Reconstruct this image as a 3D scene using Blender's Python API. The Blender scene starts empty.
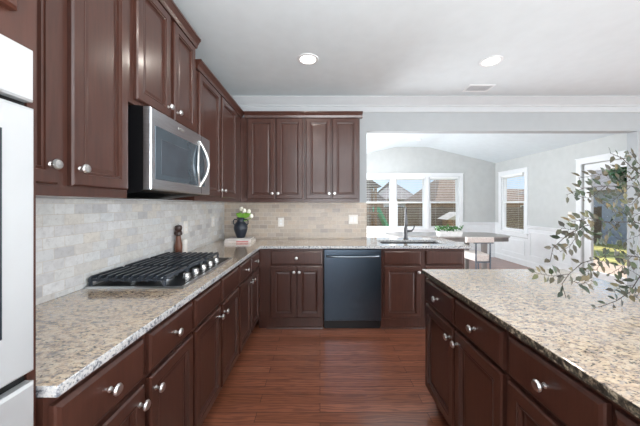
import bpy, bmesh, math, random
from mathutils import Vector, Matrix
random.seed(7)
S = bpy.context.scene
C = S.collection
H = 1.34            # eye height
F = 270.0           # focal length in pixels of a 640 px wide frame
PI = math.pi

# ------------------------------------------------------------------ camera
cd = bpy.data.cameras.new('camera'); cam = bpy.data.objects.new('camera', cd); C.objects.link(cam)
cam.location = (0, 0, H); cam.rotation_euler = (PI/2, 0, 0)
cd.sensor_width = 36; cd.lens = F/640*36; cd.shift_y = -8/640; cd.clip_start = 0.02; cd.clip_end = 300
S.camera = cam
S.view_settings.view_transform = 'Standard'; S.view_settings.look = 'None'
S.view_settings.gamma = 1; S.view_settings.use_curve_mapping = False
S.view_settings.exposure = 0.2

# ------------------------------------------------------------------ sky and sun
W = bpy.data.worlds.new('sky'); S.world = W; W.use_nodes = True
nt = W.node_tree; nt.nodes.clear()
wo = nt.nodes.new('ShaderNodeOutputWorld'); bg = nt.nodes.new('ShaderNodeBackground')
tc = nt.nodes.new('ShaderNodeTexCoord'); sx = nt.nodes.new('ShaderNodeSeparateXYZ'); cr = nt.nodes.new('ShaderNodeValToRGB')
nt.links.new(tc.outputs['Generated'], sx.inputs[0]); nt.links.new(sx.outputs['Z'], cr.inputs[0])
nt.links.new(cr.outputs[0], bg.inputs[0]); nt.links.new(bg.outputs[0], wo.inputs[0])
cr.color_ramp.elements[0].color = (.62, .78, .95, 1); cr.color_ramp.elements[1].color = (.45, .66, .95, 1)
cr.color_ramp.elements[0].position = 0.0; cr.color_ramp.elements[1].position = .8
bg.inputs[1].default_value = 1.0
sd = bpy.data.lights.new('sun', 'SUN'); sd.energy = 3.6; sd.angle = .02; sd.color = (1, .95, .88)
so = bpy.data.objects.new('sun', sd); C.objects.link(so)
so.rotation_euler = Vector((-.30, .04, -.85)).to_track_quat('-Z', 'Y').to_euler()
CAN_W = 3.0        # watts of one ceiling downlight
def added_light(loc, to, sx_, sy_, watts, col=(.93, .97, 1.0)):
    # area lamp added to brighten the rooms, mostly at unseen wall openings
    L = bpy.data.lights.new('added_light', 'AREA'); L.shape = 'RECTANGLE'; L.size = sx_; L.size_y = sy_; L.energy = watts; L.color = col
    o = bpy.data.objects.new('added_light', L); C.objects.link(o); o.location = loc
    o.rotation_euler = (Vector(to)-Vector(loc)).to_track_quat('-Z', 'Y').to_euler()
added_light((7.85, -3.4, 1.2), (4.6, -2.6, 2.0), 2.8, 2.1, 330)
added_light((7.85, 0.2, 1.2), (4.6, -.4, 2.0), 2.8, 2.1, 90)
added_light((.3, -5.85, 1.25), (.3, -3.0, 2.6), 1.6, 2.0, 30)
added_light((2.9, -5.85, 1.25), (2.7, -3.0, 2.6), 1.8, 2.0, 30)
added_light((.24, 5.2, 1.2), (4, 5.4, 2.15), 2.6, 1.9, 185)  # added beside the breakfast room's solid wall, where there is no window
added_light((.3, -1.8, .95), (.1, -1.6, 2.7), 3.4, 2.4, 345, (.95, .98, 1.0))     # upward lamp added behind the camera, standing in for a bounced flash

# ------------------------------------------------------------------ materials
def s2l(c):
    return tuple(((v/255)/12.92 if v/255 <= .04045 else ((v/255+.055)/1.055)**2.4) for v in c) + (1,)

class Mat:
    def __init__(s, name):
        s.m = bpy.data.materials.new(name); s.m.use_nodes = True
        s.n = s.m.node_tree.nodes; s.l = s.m.node_tree.links
        s.p = s.n['Principled BSDF']
    def new(s, t, **kw):
        n = s.n.new(t)
        for k, v in kw.items(): setattr(n, k, v)
        return n
    def link(s, a, b): s.l.new(a, b)
    def coords(s, order='xyz', scale=(1, 1, 1), kind='Object'):
        t = s.new('ShaderNodeTexCoord'); out = t.outputs[kind]
        if order != 'xyz':
            a = s.new('ShaderNodeSeparateXYZ'); b = s.new('ShaderNodeCombineXYZ'); s.link(out, a.inputs[0])
            for i, ch in enumerate(order): s.link(a.outputs[ch.upper()], b.inputs[i])
            out = b.outputs[0]
        m = s.new('ShaderNodeMapping'); m.inputs['Scale'].default_value = scale; s.link(out, m.inputs[0])
        return m.outputs[0]
    def noise(s, v, scale, detail=3, rough=.5, dist=0):
        n = s.new('ShaderNodeTexNoise'); n.inputs['Scale'].default_value = scale; n.inputs['Detail'].default_value = detail
        n.inputs['Roughness'].default_value = rough; n.inputs['Distortion'].default_value = dist; s.link(v, n.inputs['Vector'])
        return n.outputs['Fac']
    def ramp(s, fac, stops, const=False):
        r = s.new('ShaderNodeValToRGB'); e = r.color_ramp
        if const: e.interpolation = 'CONSTANT'
        while len(e.elements) < len(stops): e.elements.new(.5)
        for el, (p, c) in zip(e.elements, stops):
            el.position = p; el.color = s2l(c) if len(c) == 3 else c
        s.link(fac, r.inputs[0]); return r.outputs[0]
    def mix(s, fac, a, b, mode='MIX'):
        n = s.new('ShaderNodeMix', data_type='RGBA', blend_type=mode)
        for val, sock in ((fac, n.inputs[0]), (a, n.inputs[6]), (b, n.inputs[7])):
            if hasattr(val, 'is_output'): s.link(val, sock)
            elif isinstance(val, (int, float)): sock.default_value = val
            else: sock.default_value = s2l(val) if len(val) == 3 else val
        return n.outputs[2]
    def base(s, c):
        if hasattr(c, 'is_output'): s.link(c, s.p.inputs['Base Color'])
        else: s.p.inputs['Base Color'].default_value = s2l(c)
    def set(s, rough=.5, metal=0, coat=0, spec=None):
        s.p.inputs['Roughness'].default_value = rough; s.p.inputs['Metallic'].default_value = metal
        s.p.inputs['Coat Weight'].default_value = coat; s.p.inputs['Coat Roughness'].default_value = .15
        if spec is not None: s.p.inputs['Specular IOR Level'].default_value = spec
        return s
    def bump(s, h, strength=.3, dist=.002):
        b = s.new('ShaderNodeBump'); b.inputs['Strength'].default_value = strength; b.inputs['Distance'].default_value = dist
        s.link(h, b.inputs['Height']); s.link(b.outputs[0], s.p.inputs['Normal'])

def plain(name, col, rough=.5, metal=0, coat=0, var=0.06, scale=8):
    m = Mat(name); v = m.coords()
    n = m.noise(v, scale, 3)
    lo = tuple(max(0, c*(1-var)) for c in col); hi = tuple(min(255, c*(1+var)) for c in col)
    m.base(m.ramp(n, [(.3, lo), (.7, hi)])); m.set(rough, metal, coat)
    return m.m

def emit(name, col, strength):
    m = Mat(name); m.base(col); m.p.inputs['Emission Color'].default_value = s2l(col)
    m.p.inputs['Emission Strength'].default_value = strength
    return m.m

def wood_mat():
    m = Mat('stained_cherry'); v = m.coords('xyz', (9, 9, 1.0))
    g = m.noise(v, 6, 5, .6, .4); v2 = m.coords(); b = m.noise(v2, 2.5, 2)
    c = m.ramp(g, [(.25, (58, 33, 26)), (.75, (77, 46, 37))])
    m.base(m.mix(m.ramp(b, [(.35, (0, 0, 0)), (.65, (70, 70, 70))]), c, (88, 56, 45)))
    m.set(.30, 0, .3); return m.m

def granite_mat():
    m = Mat('granite'); v = m.coords('xyz', (1, 1.7, 1.3))
    a = m.noise(v, 38, 6, .68, .5)
    c = m.ramp(a, [(.30, (70, 62, 60)), (.40, (150, 132, 118)), (.50, (202, 176, 148)), (.60, (216, 198, 172)), (.70, (162, 134, 108)), (.78, (120, 104, 94))])
    big = m.noise(v, 6, 4, .6); c = m.mix(m.ramp(big, [(.42, (0, 0, 0)), (.68, (170, 170, 170))]), c, (186, 176, 166))
    sg = m.noise(m.coords('yzx'), 60, 4, .65); k2 = m.ramp(sg, [(.54, (0, 0, 0)), (.62, (200, 200, 200))])
    c = m.mix(k2, c, (142, 138, 140))
    sp = m.noise(m.coords('xyz', (1, 1.6, 1.4)), 80, 4, .62)
    k = m.ramp(sp, [(.57, (0, 0, 0)), (.63, (255, 255, 255))])
    c = m.mix(k, c, (50, 44, 44))
    m.base(c); m.set(.11, 0, 1.0, .6); m.p.inputs['Coat Roughness'].default_value = .11; return m.m

def tile_mat(name, order, pal):
    m = Mat(name); v = m.coords(order)
    b = m.new('ShaderNodeTexBrick'); m.link(v, b.inputs['Vector'])
    b.offset = .5; b.squash = 1
    for k, x in (('Scale', 1), ('Mortar Size', .0016), ('Mortar Smooth', .3), ('Bias', 0), ('Brick Width', .104), ('Row Height', .0518)):
        b.inputs[k].default_value = x
    b.inputs['Color1'].default_value = (0, 0, 0, 1); b.inputs['Color2'].default_value = (1, 1, 1, 1); b.inputs['Mortar'].default_value = (.5, .5, .5, 1)
    c = m.ramp(b.outputs['Color'], [(i/(len(pal)-1), p) for i, p in enumerate(pal)])
    n = m.noise(v, 22, 5, .65, .8)
    c = m.mix(m.ramp(n, [(.42, (0, 0, 0)), (.72, (150, 150, 150))]), c, (150, 146, 146))
    n2 = m.noise(v, 4, 3, .6)
    c = m.mix(m.ramp(n2, [(.45, (0, 0, 0)), (.75, (80, 80, 80))]), c, (190, 170, 150))
    c = m.mix(b.outputs['Fac'], c, (206, 200, 192))
    n3 = m.noise(v, 48, 4, .7); c = m.mix(m.ramp(n3, [(.54, (0, 0, 0)), (.68, (130, 130, 130))]), c, (128, 120, 116))
    m.base(c); m.set(.32)
    inv = m.new('ShaderNodeMath', operation='SUBTRACT'); inv.inputs[0].default_value = 1; m.link(b.outputs['Fac'], inv.inputs[1])
    m.bump(inv.outputs[0], .5, .002); return m.m

def floor_mat():
    m = Mat('oak_floor'); v = m.coords()
    b = m.new('ShaderNodeTexBrick'); m.link(v, b.inputs['Vector']); b.offset = .37
    for k, x in (('Scale', 1), ('Mortar Size', .0018), ('Mortar Smooth', .1), ('Bias', 0), ('Brick Width', 1.1), ('Row Height', .083)):
        b.inputs[k].default_value = x
    b.inputs['Color1'].default_value = (0, 0, 0, 1); b.inputs['Color2'].default_value = (1, 1, 1, 1); b.inputs['Mortar'].default_value = (.5, .5, .5, 1)
    c = m.ramp(b.outputs['Color'], [(0, (130, 78, 56)), (.5, (144, 88, 66)), (1, (158, 100, 76))])
    off = m.new('ShaderNodeVectorMath', operation='ADD'); sc = m.new('ShaderNodeVectorMath', operation='SCALE'); sc.inputs['Scale'].default_value = 7
    m.link(b.outputs['Color'], sc.inputs[0]); m.link(m.coords('xyz', (2.6, 20, 1)), off.inputs[0]); m.link(sc.outputs[0], off.inputs[1])
    w = m.new('ShaderNodeTexWave', wave_type='BANDS', bands_direction='Y'); m.link(off.outputs[0], w.inputs['Vector'])
    w.inputs['Scale'].default_value = .7; w.inputs['Distortion'].default_value = 14; w.inputs['Detail'].default_value = 3; w.inputs['Detail Scale'].default_value = 1.3
    c = m.mix(m.ramp(w.outputs['Fac'], [(.3, (0, 0, 0)), (.85, (190, 190, 190))]), c, (80, 43, 31))
    c = m.mix(b.outputs['Fac'], c, (52, 26, 18))
    m.base(c); m.set(.30, 0, .45); return m.m

def steel_mat(name, col, rough=.28, order='xyz', stretch=(1, 1, 60)):
    m = Mat(name); v = m.coords(order, stretch); n = m.noise(v, 12, 3)
    lo = tuple(c*.93 for c in col); hi = tuple(min(255, c*1.04) for c in col)
    m.base(m.ramp(n, [(.3, lo), (.7, hi)])); m.set(rough, 1); return m.m

def glass_mat():
    m = Mat('window_glass'); n = m.n; n.remove(m.p)
    o = n['Material Output']; t = n.new('ShaderNodeBsdfTransparent'); g = n.new('ShaderNodeBsdfGlossy'); g.inputs['Roughness'].default_value = 0
    lw = n.new('ShaderNodeLayerWeight'); lw.inputs['Blend'].default_value = .12; mx = n.new('ShaderNodeMixShader')
    pw = n.new('ShaderNodeMath'); pw.operation = 'POWER'; pw.inputs[1].default_value = 2; m.link(lw.outputs['Facing'], pw.inputs[0]); m.link(pw.outputs[0], mx.inputs[0]); m.link(t.outputs[0], mx.inputs[1]); m.link(g.outputs[0], mx.inputs[2]); m.link(mx.outputs[0], o.inputs[0])
    return m.m

def leaf_mat(name, stops, rough=.5):
    m = Mat(name); g = m.new('ShaderNodeNewGeometry')
    m.base(m.ramp(g.outputs['Random Per Island'], stops)); m.set(rough); return m.m

def shingle_mat(name, a, b):
    m = Mat(name); v = m.coords('xyz', (1, 1, 1))
    n = m.noise(v, 6, 4); w = m.new('ShaderNodeTexWave', wave_type='BANDS', bands_direction='Z'); m.link(v, w.inputs[0]); w.inputs['Scale'].default_value = 2.2
    w.inputs['Distortion'].default_value = .6
    c = m.ramp(n, [(.3, a), (.7, b)])
    m.base(m.mix(m.ramp(w.outputs['Fac'], [(0, (0, 0, 0)), (1, (70, 70, 70))]), c, tuple(x*.7 for x in a))); m.set(.9); return m.m

WOOD = wood_mat(); GRAN = granite_mat(); OAK = floor_mat(); GLASS = glass_mat()
PAL = [(186, 186, 189), (222, 224, 225), (214, 215, 214), (228, 229, 230), (202, 202, 204), (220, 216, 209), (216, 220, 223)]
PALB = [(160, 148, 140), (192, 178, 162), (180, 166, 152), (198, 184, 168), (170, 156, 144), (194, 176, 156), (186, 174, 164)]
TILE_L = tile_mat('marble_tile_pale', 'yzx', PAL); TILE_B = tile_mat('marble_tile_tan', 'xzy', PALB)
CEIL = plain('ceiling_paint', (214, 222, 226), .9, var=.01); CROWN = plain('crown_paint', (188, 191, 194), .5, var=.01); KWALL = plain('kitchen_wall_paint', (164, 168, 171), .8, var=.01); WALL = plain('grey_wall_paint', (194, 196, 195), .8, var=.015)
WHITE = plain('white_trim_paint', (228, 230, 232), .4, var=.01)
NICKEL = steel_mat('brushed_nickel', (214, 213, 212), .33); STEEL = steel_mat('stainless_steel', (218, 223, 228), .3, 'xzy', (1, 60, 1))
OVEN_STEEL = plain('satin_stainless', (192, 194, 196), .35, .4, var=.01)
SLATE = steel_mat('dark_slate_steel', (82, 94, 106), .28, 'xyz', (60, 60, 1))
BLACK = plain('black_enamel', (16, 16, 18), .3); IRON = plain('cast_iron', (54, 60, 68), .32, .3); DGLASS = plain('dark_glass', (40, 46, 54), .06, 0, .6)
MWGLASS = plain('tinted_glass', (104, 118, 128), .12, .6); MWIN = plain('microwave_mesh_window', (78, 86, 94), .2, .3)
LENS = emit('lamp_lens', (255, 250, 240), 6.0)
BLINDM = plain('blind_slat_white', (240, 240, 240), .5, var=.01); PLASTIC = plain('white_plastic', (232, 228, 222), .4, var=.01)

# ------------------------------------------------------------------ mesh helpers
I = lambda w, o, z: (w, o, z)
class MB:
    def __init__(s, f=I): s.bm = bmesh.new(); s.f = f
    def v(s, p): return s.bm.verts.new(s.f(*p))
    def face(s, vs):
        try: return s.bm.faces.new(vs)
        except ValueError: return None
    def box(s, x0, x1, y0, y1, z0, z1):
        v = [s.v((x, y, z)) for x in (x0, x1) for y in (y0, y1) for z in (z0, z1)]
        for q in ((0, 1, 3, 2), (4, 6, 7, 5), (0, 4, 5, 1), (2, 3, 7, 6), (0, 2, 6, 4), (1, 5, 7, 3)): s.face([v[i] for i in q])
        return s
    def loops(s, rings, cap0=True, cap1=True, closed=True):
        R = [[s.v(p) for p in r] for r in rings]
        for a, b in zip(R, R[1:]):
            n = len(a)
            for i in range(n if closed else n-1):
                s.face([a[i], a[(i+1) % n], b[(i+1) % n], b[i]])
        if cap0: s.face(R[0][::-1])
        if cap1: s.face(R[-1])
        return s
    def panel(s, x0, x1, z0, z1, prof):
        """rectangular front in the w/z plane: profile of (inset, out)"""
        return s.loops([[(x0+i, o, z0+i), (x1-i, o, z0+i), (x1-i, o, z1-i), (x0+i, o, z1-i)] for i, o in prof])
    def frame(s, x0, x1, z0, z1, w, y0, y1):
        s.box(x0, x1, y0, y1, z0, z0+w); s.box(x0, x1, y0, y1, z1-w, z1)
        s.box(x0, x0+w, y0, y1, z0+w, z1-w); s.box(x1-w, x1, y0, y1, z0+w, z1-w); return s
    def lathe(s, c, prof, n=24, axis='z'):
        rings = []
        for r, h in prof:
            ring = []
            for i in range(n):
                a = 2*PI*i/n; p = (r*math.cos(a), r*math.sin(a))
                if axis == 'z': ring.append((c[0]+p[0], c[1]+p[1], c[2]+h))
                elif axis == 'y': ring.append((c[0]+p[0], c[1]+h, c[2]+p[1]))
                else: ring.append((c[0]+h, c[1]+p[0], c[2]+p[1]))
            rings.append(ring)
        return s.loops(rings)
    def tube(s, pts, r, n=10):
        pts = [Vector(p) for p in pts]; rr = r if isinstance(r, (list, tuple)) else [r]*len(pts)
        rings = []; up = None
        for i, p in enumerate(pts):
            t = (pts[min(i+1, len(pts)-1)]-pts[max(i-1, 0)]).normalized()
            if up is None: up = Vector((0, 0, 1)) if abs(t.z) < .9 else Vector((1, 0, 0))
            a = t.cross(up).normalized(); b = a.cross(t).normalized(); up = b
            rings.append([tuple(p+rr[i]*(math.cos(2*PI*k/n)*a+math.sin(2*PI*k/n)*b)) for k in range(n)])
        return s.loops(rings)
    def prism(s, prof, x0, x1):
        """profile of (out, z) swept along w"""
        return s.loops([[(x0, o, z) for o, z in prof], [(x1, o, z) for o, z in prof]])
    def cells(s, xs, ys, inside, z0, z1):
        """slab over a grid of cells, with holes; x,y in the slab plane"""
        nx, ny = len(xs)-1, len(ys)-1; V = {}
        def vt(i, j, k):
            if (i, j, k) not in V: V[i, j, k] = s.v((xs[i], ys[j], z1 if k else z0))
            return V[i, j, k]
        ins = lambda i, j: 0 <= i < nx and 0 <= j < ny and inside((xs[i]+xs[i+1])/2, (ys[j]+ys[j+1])/2)
        for i in range(nx):
            for j in range(ny):
                if not ins(i, j): continue
                s.face([vt(i, j, 1), vt(i+1, j, 1), vt(i+1, j+1, 1), vt(i, j+1, 1)])
                s.face([vt(i, j, 0), vt(i, j+1, 0), vt(i+1, j+1, 0), vt(i+1, j, 0)])
                for di, dj, a, b in ((-1, 0, (i, j), (i, j+1)), (1, 0, (i+1, j), (i+1, j+1)), (0, -1, (i, j), (i+1, j)), (0, 1, (i, j+1), (i+1, j+1))):
                    if not ins(i+di, j+dj): s.face([vt(*a, 0), vt(*b, 0), vt(*b, 1), vt(*a, 1)])
        return s
    def sphere(s, c, r, sz=1, n=12):
        return s.lathe(c, [(max(.0005, r*math.sin(PI*k/n)), -r*sz*math.cos(PI*k/n)) for k in range(n+1)], 16)
    def build(s, name, mat, parent=None, smooth=False, bevel=0, open_=False):
        if not open_: bmesh.ops.recalc_face_normals(s.bm, faces=s.bm.faces)
        if parent is not None:
            p = parent; loc = Vector()
            while p: loc += p.location; p = p.parent
            bmesh.ops.translate(s.bm, verts=s.bm.verts, vec=-loc)
        me = bpy.data.meshes.new(name); s.bm.to_mesh(me); s.bm.free(); me.materials.append(mat)
        if smooth:
            for p in me.polygons: p.use_smooth = True
            me.set_sharp_from_angle(angle=math.radians(40))
        o = bpy.data.objects.new(name, me); C.objects.link(o)
        if parent is not None: o.parent = parent
        if bevel:
            b = o.modifiers.new('edge', 'BEVEL'); b.width = bevel; b.segments = 3; b.limit_method = 'ANGLE'
        return o

def tag(o, label, cat, group=None, kind=None):
    o['label'] = label; o['category'] = cat
    if group: o['group'] = group
    if kind: o['kind'] = kind
    return o
def thing(name, label, cat, loc, group=None):
    o = bpy.data.objects.new(name, None); C.objects.link(o); o.location = loc; o.empty_display_size = .05
    return tag(o, label, cat, group)
def struct(o): o['kind'] = 'structure'; return o
def copy_tree(o, parent=None):
    c = o.copy(); C.objects.link(c)
    if parent is not None: c.parent = parent
    for ch in [x for x in bpy.data.objects if x.parent == o]: copy_tree(ch, c)
    return c
def at(x, y, d): return Vector(((x-320)/F*d, d, H-(y-205)/F*d))

# ------------------------------------------------------------------ room shell
WL, WB, CE = -1.238, 3.478, 2.71       # wall planes, ceiling height
BR0, BR1, BF = .15, 4.52, 6.96         # breakfast room
KR, KB = 8.0, -6.0                     # the kitchen's other two walls
struct(MB().cells([WL-.12, BR0-.12, BR1+.12, KR+.12], [KB-.12, WB+.12, BF+.12], lambda x, y: y < WB or BR0-.12 < x < BR1+.12, -.12, 0).build('floor', OAK))
struct(MB().box(WL-.12, KR+.12, KB-.12, WB+.12, CE, CE+.1).build('ceiling', CEIL))
struct(MB().box(WL-.12, WL, KB, WB+.12, 0, CE).build('wall_left', KWALL))
fy = lambda w, h, t: (w, t, h)          # slab in a y plane
fx = lambda w, h, t: (t, w, h)          # slab in an x plane
inop = lambda w, h, ops: any(a < w < b and c < h < d for a, b, c, d in ops)
def wall(name, f, xs, zs, ops, t0, t1, mat=None):
    return struct(MB(f).cells(xs, zs, lambda w, h: not inop(w, h, ops), t0, t1).build(name, mat or (KWALL if 'back' in name or 'rear' in name else WALL)))
OPX0, OPX1, OPZ = .60, 4.09, 2.293
wall('wall_back', fy, [WL-.12, OPX0, OPX1, KR], [0, OPZ, CE], [(OPX0, OPX1, -1, OPZ)], WB, WB+.12, KWALL)
wall('wall_right', fx, [KB, -4.8, -2.0, -1.2, 1.6, WB], [0, .1, 2.35, CE], [(-4.8, -2.0, .1, 2.35), (-1.2, 1.6, .1, 2.35)], KR, KR+.12)
wall('wall_rear', fy, [WL-.12, -.5, 1.1, 2.0, 3.8, KR+.12], [0, .2, 2.3, CE], [(-.5, 1.1, .2, 2.3), (2.0, 3.8, .2, 2.3)], KB-.12, KB)
# breakfast room walls with window and door openings
WZ0, WZ1 = .72, 2.06
FW = [1.469, 2.333, 3.197]; HW = .395
fops = [(c-HW, c+HW, WZ0, WZ1) for c in FW]
xs = [BR0-.12] + sorted(x for o in fops for x in o[:2]) + [BR1+.12]
wall('wall_far', fy, xs, [0, WZ0, WZ1, 3.0], fops, BF, BF+.12)
RW0, RW1 = 5.95, 6.72
DR0, DR1, DRZ = 3.80, 4.66, 2.04
wall('wall_right.001', fx, [WB+.12, DR0, DR1, RW0, RW1, BF], [0, WZ0, DRZ, WZ1, 2.5], [(DR0, DR1, -1, DRZ), (RW0, RW1, WZ0, WZ1)], BR1, BR1+.12)
struct(MB().box(BR0-.12, BR0, WB+.12, BF, 0, 2.5).build('wall_left.001', WALL))
# vaulted ceiling over the breakfast room
vp = [(BR0-.12, 2.39), (1.9, 2.82)] + [(2.0+.08*k, 2.835) for k in (0, 9)] + [(2.84, 2.82), (BR1+.12, 2.39)]
ring = [(x, z) for x, z in vp] + [(x, z+.1) for x, z in reversed(vp)]
struct(MB(lambda w, o, z: (o, w, z)).prism(ring, WB+.12, BF+.12).build('ceiling.001', CEIL))

# backsplash tiles
struct(MB().box(WL, WL+.009, .648, WB, .906, 1.371).build('wall_left_backsplash', TILE_L))
struct(MB().box(WL+.009, OPX0, WB-.009, WB, .906, 1.371).build('wall_back_backsplash', TILE_B))
# crown molding along the back wall
fb = lambda w, o, z: (w, WB-o, z)
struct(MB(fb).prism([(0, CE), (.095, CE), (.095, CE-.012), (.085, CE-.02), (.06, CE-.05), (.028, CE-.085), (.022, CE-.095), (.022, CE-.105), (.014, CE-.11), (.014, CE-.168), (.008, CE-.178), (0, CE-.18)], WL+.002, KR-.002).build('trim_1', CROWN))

# ------------------------------------------------------------------ breakfast room trim
CR = .885
ffar = lambda w, o, z: (w, BF-o, z); frt = lambda w, o, z: (BR1-o, w, z)
def wainscot(f, n, spans, panels):
    m = MB(f)
    for a, b, zt in spans: m.box(a, b, 0, .008, .13, zt)
    struct(m.build(f'trim_{n}', WHITE))
    m = MB(f)
    for a, b, zt in spans:
        if zt > .8: m.prism([(0.008, CR-.055), (.02, CR-.045), (.02, CR-.012), (.038, CR-.008), (.038, CR+.012), (.008, CR+.012)], a, b)
    struct(m.build(f'trim_{n+1}', WHITE))
    m = MB(f)
    for a, b, zt in spans: m.prism([(0, 0), (.02, 0), (.02, .11), (.012, .13), (0, .13)], a, b)
    struct(m.build('baseboard_' + ('far' if n == 2 else 'right'), WHITE))
    m = MB(f)
    for a, b, c, d in panels: m.frame(a, b, c, d, .022, .008, .02)
    struct(m.build(f'trim_{n+2}', WHITE))
wainscot(ffar, 2, [(BR0, FW[0]-HW-.09, CR), (FW[0]-HW-.09, FW[2]+HW+.09, .60), (FW[2]+HW+.09, BR1, CR)],
         [(3.79, 4.40, .24, .76), (FW[0]-HW, FW[1]-.1, .2, .54), (FW[1]+.1, FW[2]+HW, .2, .54), (.3, .95, .24, .76)])
wainscot(frt, 5, [(WB+.12, DR0-.09, CR), (DR1+.09, RW0-.09, CR), (RW0-.09, RW1+.09, .60), (RW1+.09, BF, CR)],
         [(RW0, RW1, .22, .54), (DR1+.17, 5.18, .24, .76), (5.24, RW0-.14, .24, .76)])

def window(n, f, a, b, z0, z1, slat_tilt):
    o = struct(MB(f).frame(a, b, z0, z1, .035, -.09, -.01).build(f'window_{n}', WHITE))
    zm = (z0+z1)/2+.02
    MB(f).frame(a+.035, b-.035, zm-.02, z1-.035, .03, -.085, -.055).build('sash', WHITE, o)
    MB(f).frame(a+.035, b-.035, z0+.035, zm+.02, .035, -.05, -.02).build('sash', WHITE, o)
    MB(f).box(a+.06, b-.06, -.072, -.068, zm, z1-.06).build('pane', GLASS, o)
    MB(f).box(a+.06, b-.06, -.037, -.033, z0+.06, zm).build('pane', GLASS, o)
    return o
for i, c in enumerate(FW): window(i+1, ffar, c-HW, c+HW, WZ0, WZ1, 0)
window(4, frt, RW0, RW1, WZ0, WZ1, 0)
def casing(n, f, a, b, z0, z1, mids, sill=True):
    m = MB(f); m.box(a-.09, a, 0, .02, z0, z1+.09); m.box(b, b+.09, 0, .02, z0, z1+.09); m.box(a, b, 0, .02, z1, z1+.09)
    m.box(a-.10, b+.10, 0, .03, z1+.09, z1+.105)
    for p, q in mids: m.box(p, q, 0, .02, z0, z1)
    if sill: m.box(a-.11, b+.11, 0, .05, z0-.03, z0); m.box(a-.09, b+.09, 0, .018, z0-.10, z0-.03)
    struct(m.build(f'trim_{n}', WHITE))
casing(8, ffar, FW[0]-HW, FW[2]+HW, WZ0, WZ1, [(FW[0]+HW, FW[1]-HW), (FW[1]+HW, FW[2]-HW)])
casing(9, frt, RW0, RW1, WZ0, WZ1, [])
casing(10, frt, DR0, DR1, 0, DRZ, [], False)
def blind(f, a, b, label, slats, zbot):
    mid = f((a+b)/2, .0, WZ1-.04)
    r = thing('window_blind', label, 'blind', mid, 'white slatted blinds in the breakfast room')
    MB(f).box(a+.04, b-.04, -.009, .035, WZ1-.045, WZ1-.004).build('headrail', BLINDM, r)
    m = MB(f); z = WZ1-.08
    while z > zbot+.03:
        m.loops([[(x, -.0085, z-.002), (x, .03, z+.0015), (x, .03, z+.003), (x, -.0085, z-.0005)] for x in (a+.045, b-.045)]); z -= .043
    m.build('slats', BLINDM, r)
    MB(f).box(a+.045, b-.045, -.005, .026, zbot+.005, zbot+.022).build('bottom_rail', BLINDM, r)
    m = MB(f)
    for x in (a+.16, b-.16): m.box(x-.001, x+.001, .0315, .0325, zbot+.02, WZ1-.045)
    m.build('cord', BLINDM, r)
for c, lb in zip(FW, ('white slatted blind in the window showing the green slide', 'white slatted blind in the middle window, behind the faucet', 'white slatted blind in the window behind the herb planter')):
    blind(ffar, c-HW, c+HW, lb, 0, WZ0)
blind(frt, RW0, RW1, 'white slatted blind in the single window of the side wall', 0, WZ0)
# glazed garden door
d1 = struct(MB(frt).frame(DR0+.01, DR1-.01, .012, DRZ-.01, .115, -.075, -.03).build('door_1', WHITE))
MB(frt).box(DR0+.125, DR1-.125, -.075, -.03, .127, .24).build('bottom_panel', WHITE, d1)
MB(frt).box(DR0+.125, DR1-.125, -.055, -.05, .24, DRZ-.125).build('pane', GLASS, d1)
MB(frt).lathe((DR0+.065, -.03, .98), [(.024, 0), (.024, .006), (.01, .01), (.01, .04), (.026, .05), (.026, .065), (.012, .075)], 16, 'y').build('door_knob', NICKEL, d1, True)

# ------------------------------------------------------------------ countertops
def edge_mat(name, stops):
    # the cut stone edge: coarser mineral flecks, lit or shaded tone put into the colour
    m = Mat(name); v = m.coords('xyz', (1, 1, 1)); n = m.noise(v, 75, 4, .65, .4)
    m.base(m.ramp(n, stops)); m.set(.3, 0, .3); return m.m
EDGE_LIT = edge_mat('granite_edge_lit', [(.34, (44, 46, 52)), (.42, (120, 124, 132)), (.50, (190, 190, 191)), (.60, (206, 204, 200)), (.68, (130, 128, 130))])
EDGE_SHADED = edge_mat('granite_edge_shaded', [(.36, (22, 22, 22)), (.48, (60, 57, 50)), (.58, (118, 108, 92)), (.66, (190, 178, 156)), (.74, (74, 68, 58))])
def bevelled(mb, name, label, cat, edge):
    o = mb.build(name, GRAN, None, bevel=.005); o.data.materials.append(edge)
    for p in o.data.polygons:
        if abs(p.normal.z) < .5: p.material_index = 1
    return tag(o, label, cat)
CT0, CT1 = .875, .905
EX, EY, PX, PY = -.63, 2.865, 1.617, 3.62
SX0, SX1, SY0, SY1 = .70, 1.42, 3.04, 3.36
def inct(x, y):
    if SX0 < x < SX1 and SY0 < y < SY1: return False
    if x < EX: return y < WB-.001
    return y > EY and (x > OPX0 or y < WB-.001)
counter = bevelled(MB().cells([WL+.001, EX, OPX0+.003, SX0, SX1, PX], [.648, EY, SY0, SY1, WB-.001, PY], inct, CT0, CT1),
    'countertop', 'L-shaped beige speckled granite countertop with cooktop and sink', 'countertop', EDGE_LIT)
IX0, IX1, IY0, IY1 = .69, 1.65, -.55, 1.835
bevelled(MB().box(IX0, IX1, IY0, IY1, CT0, CT1), 'island_countertop', 'pale speckled granite slab on top of the kitchen island', 'countertop', EDGE_SHADED)

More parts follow.
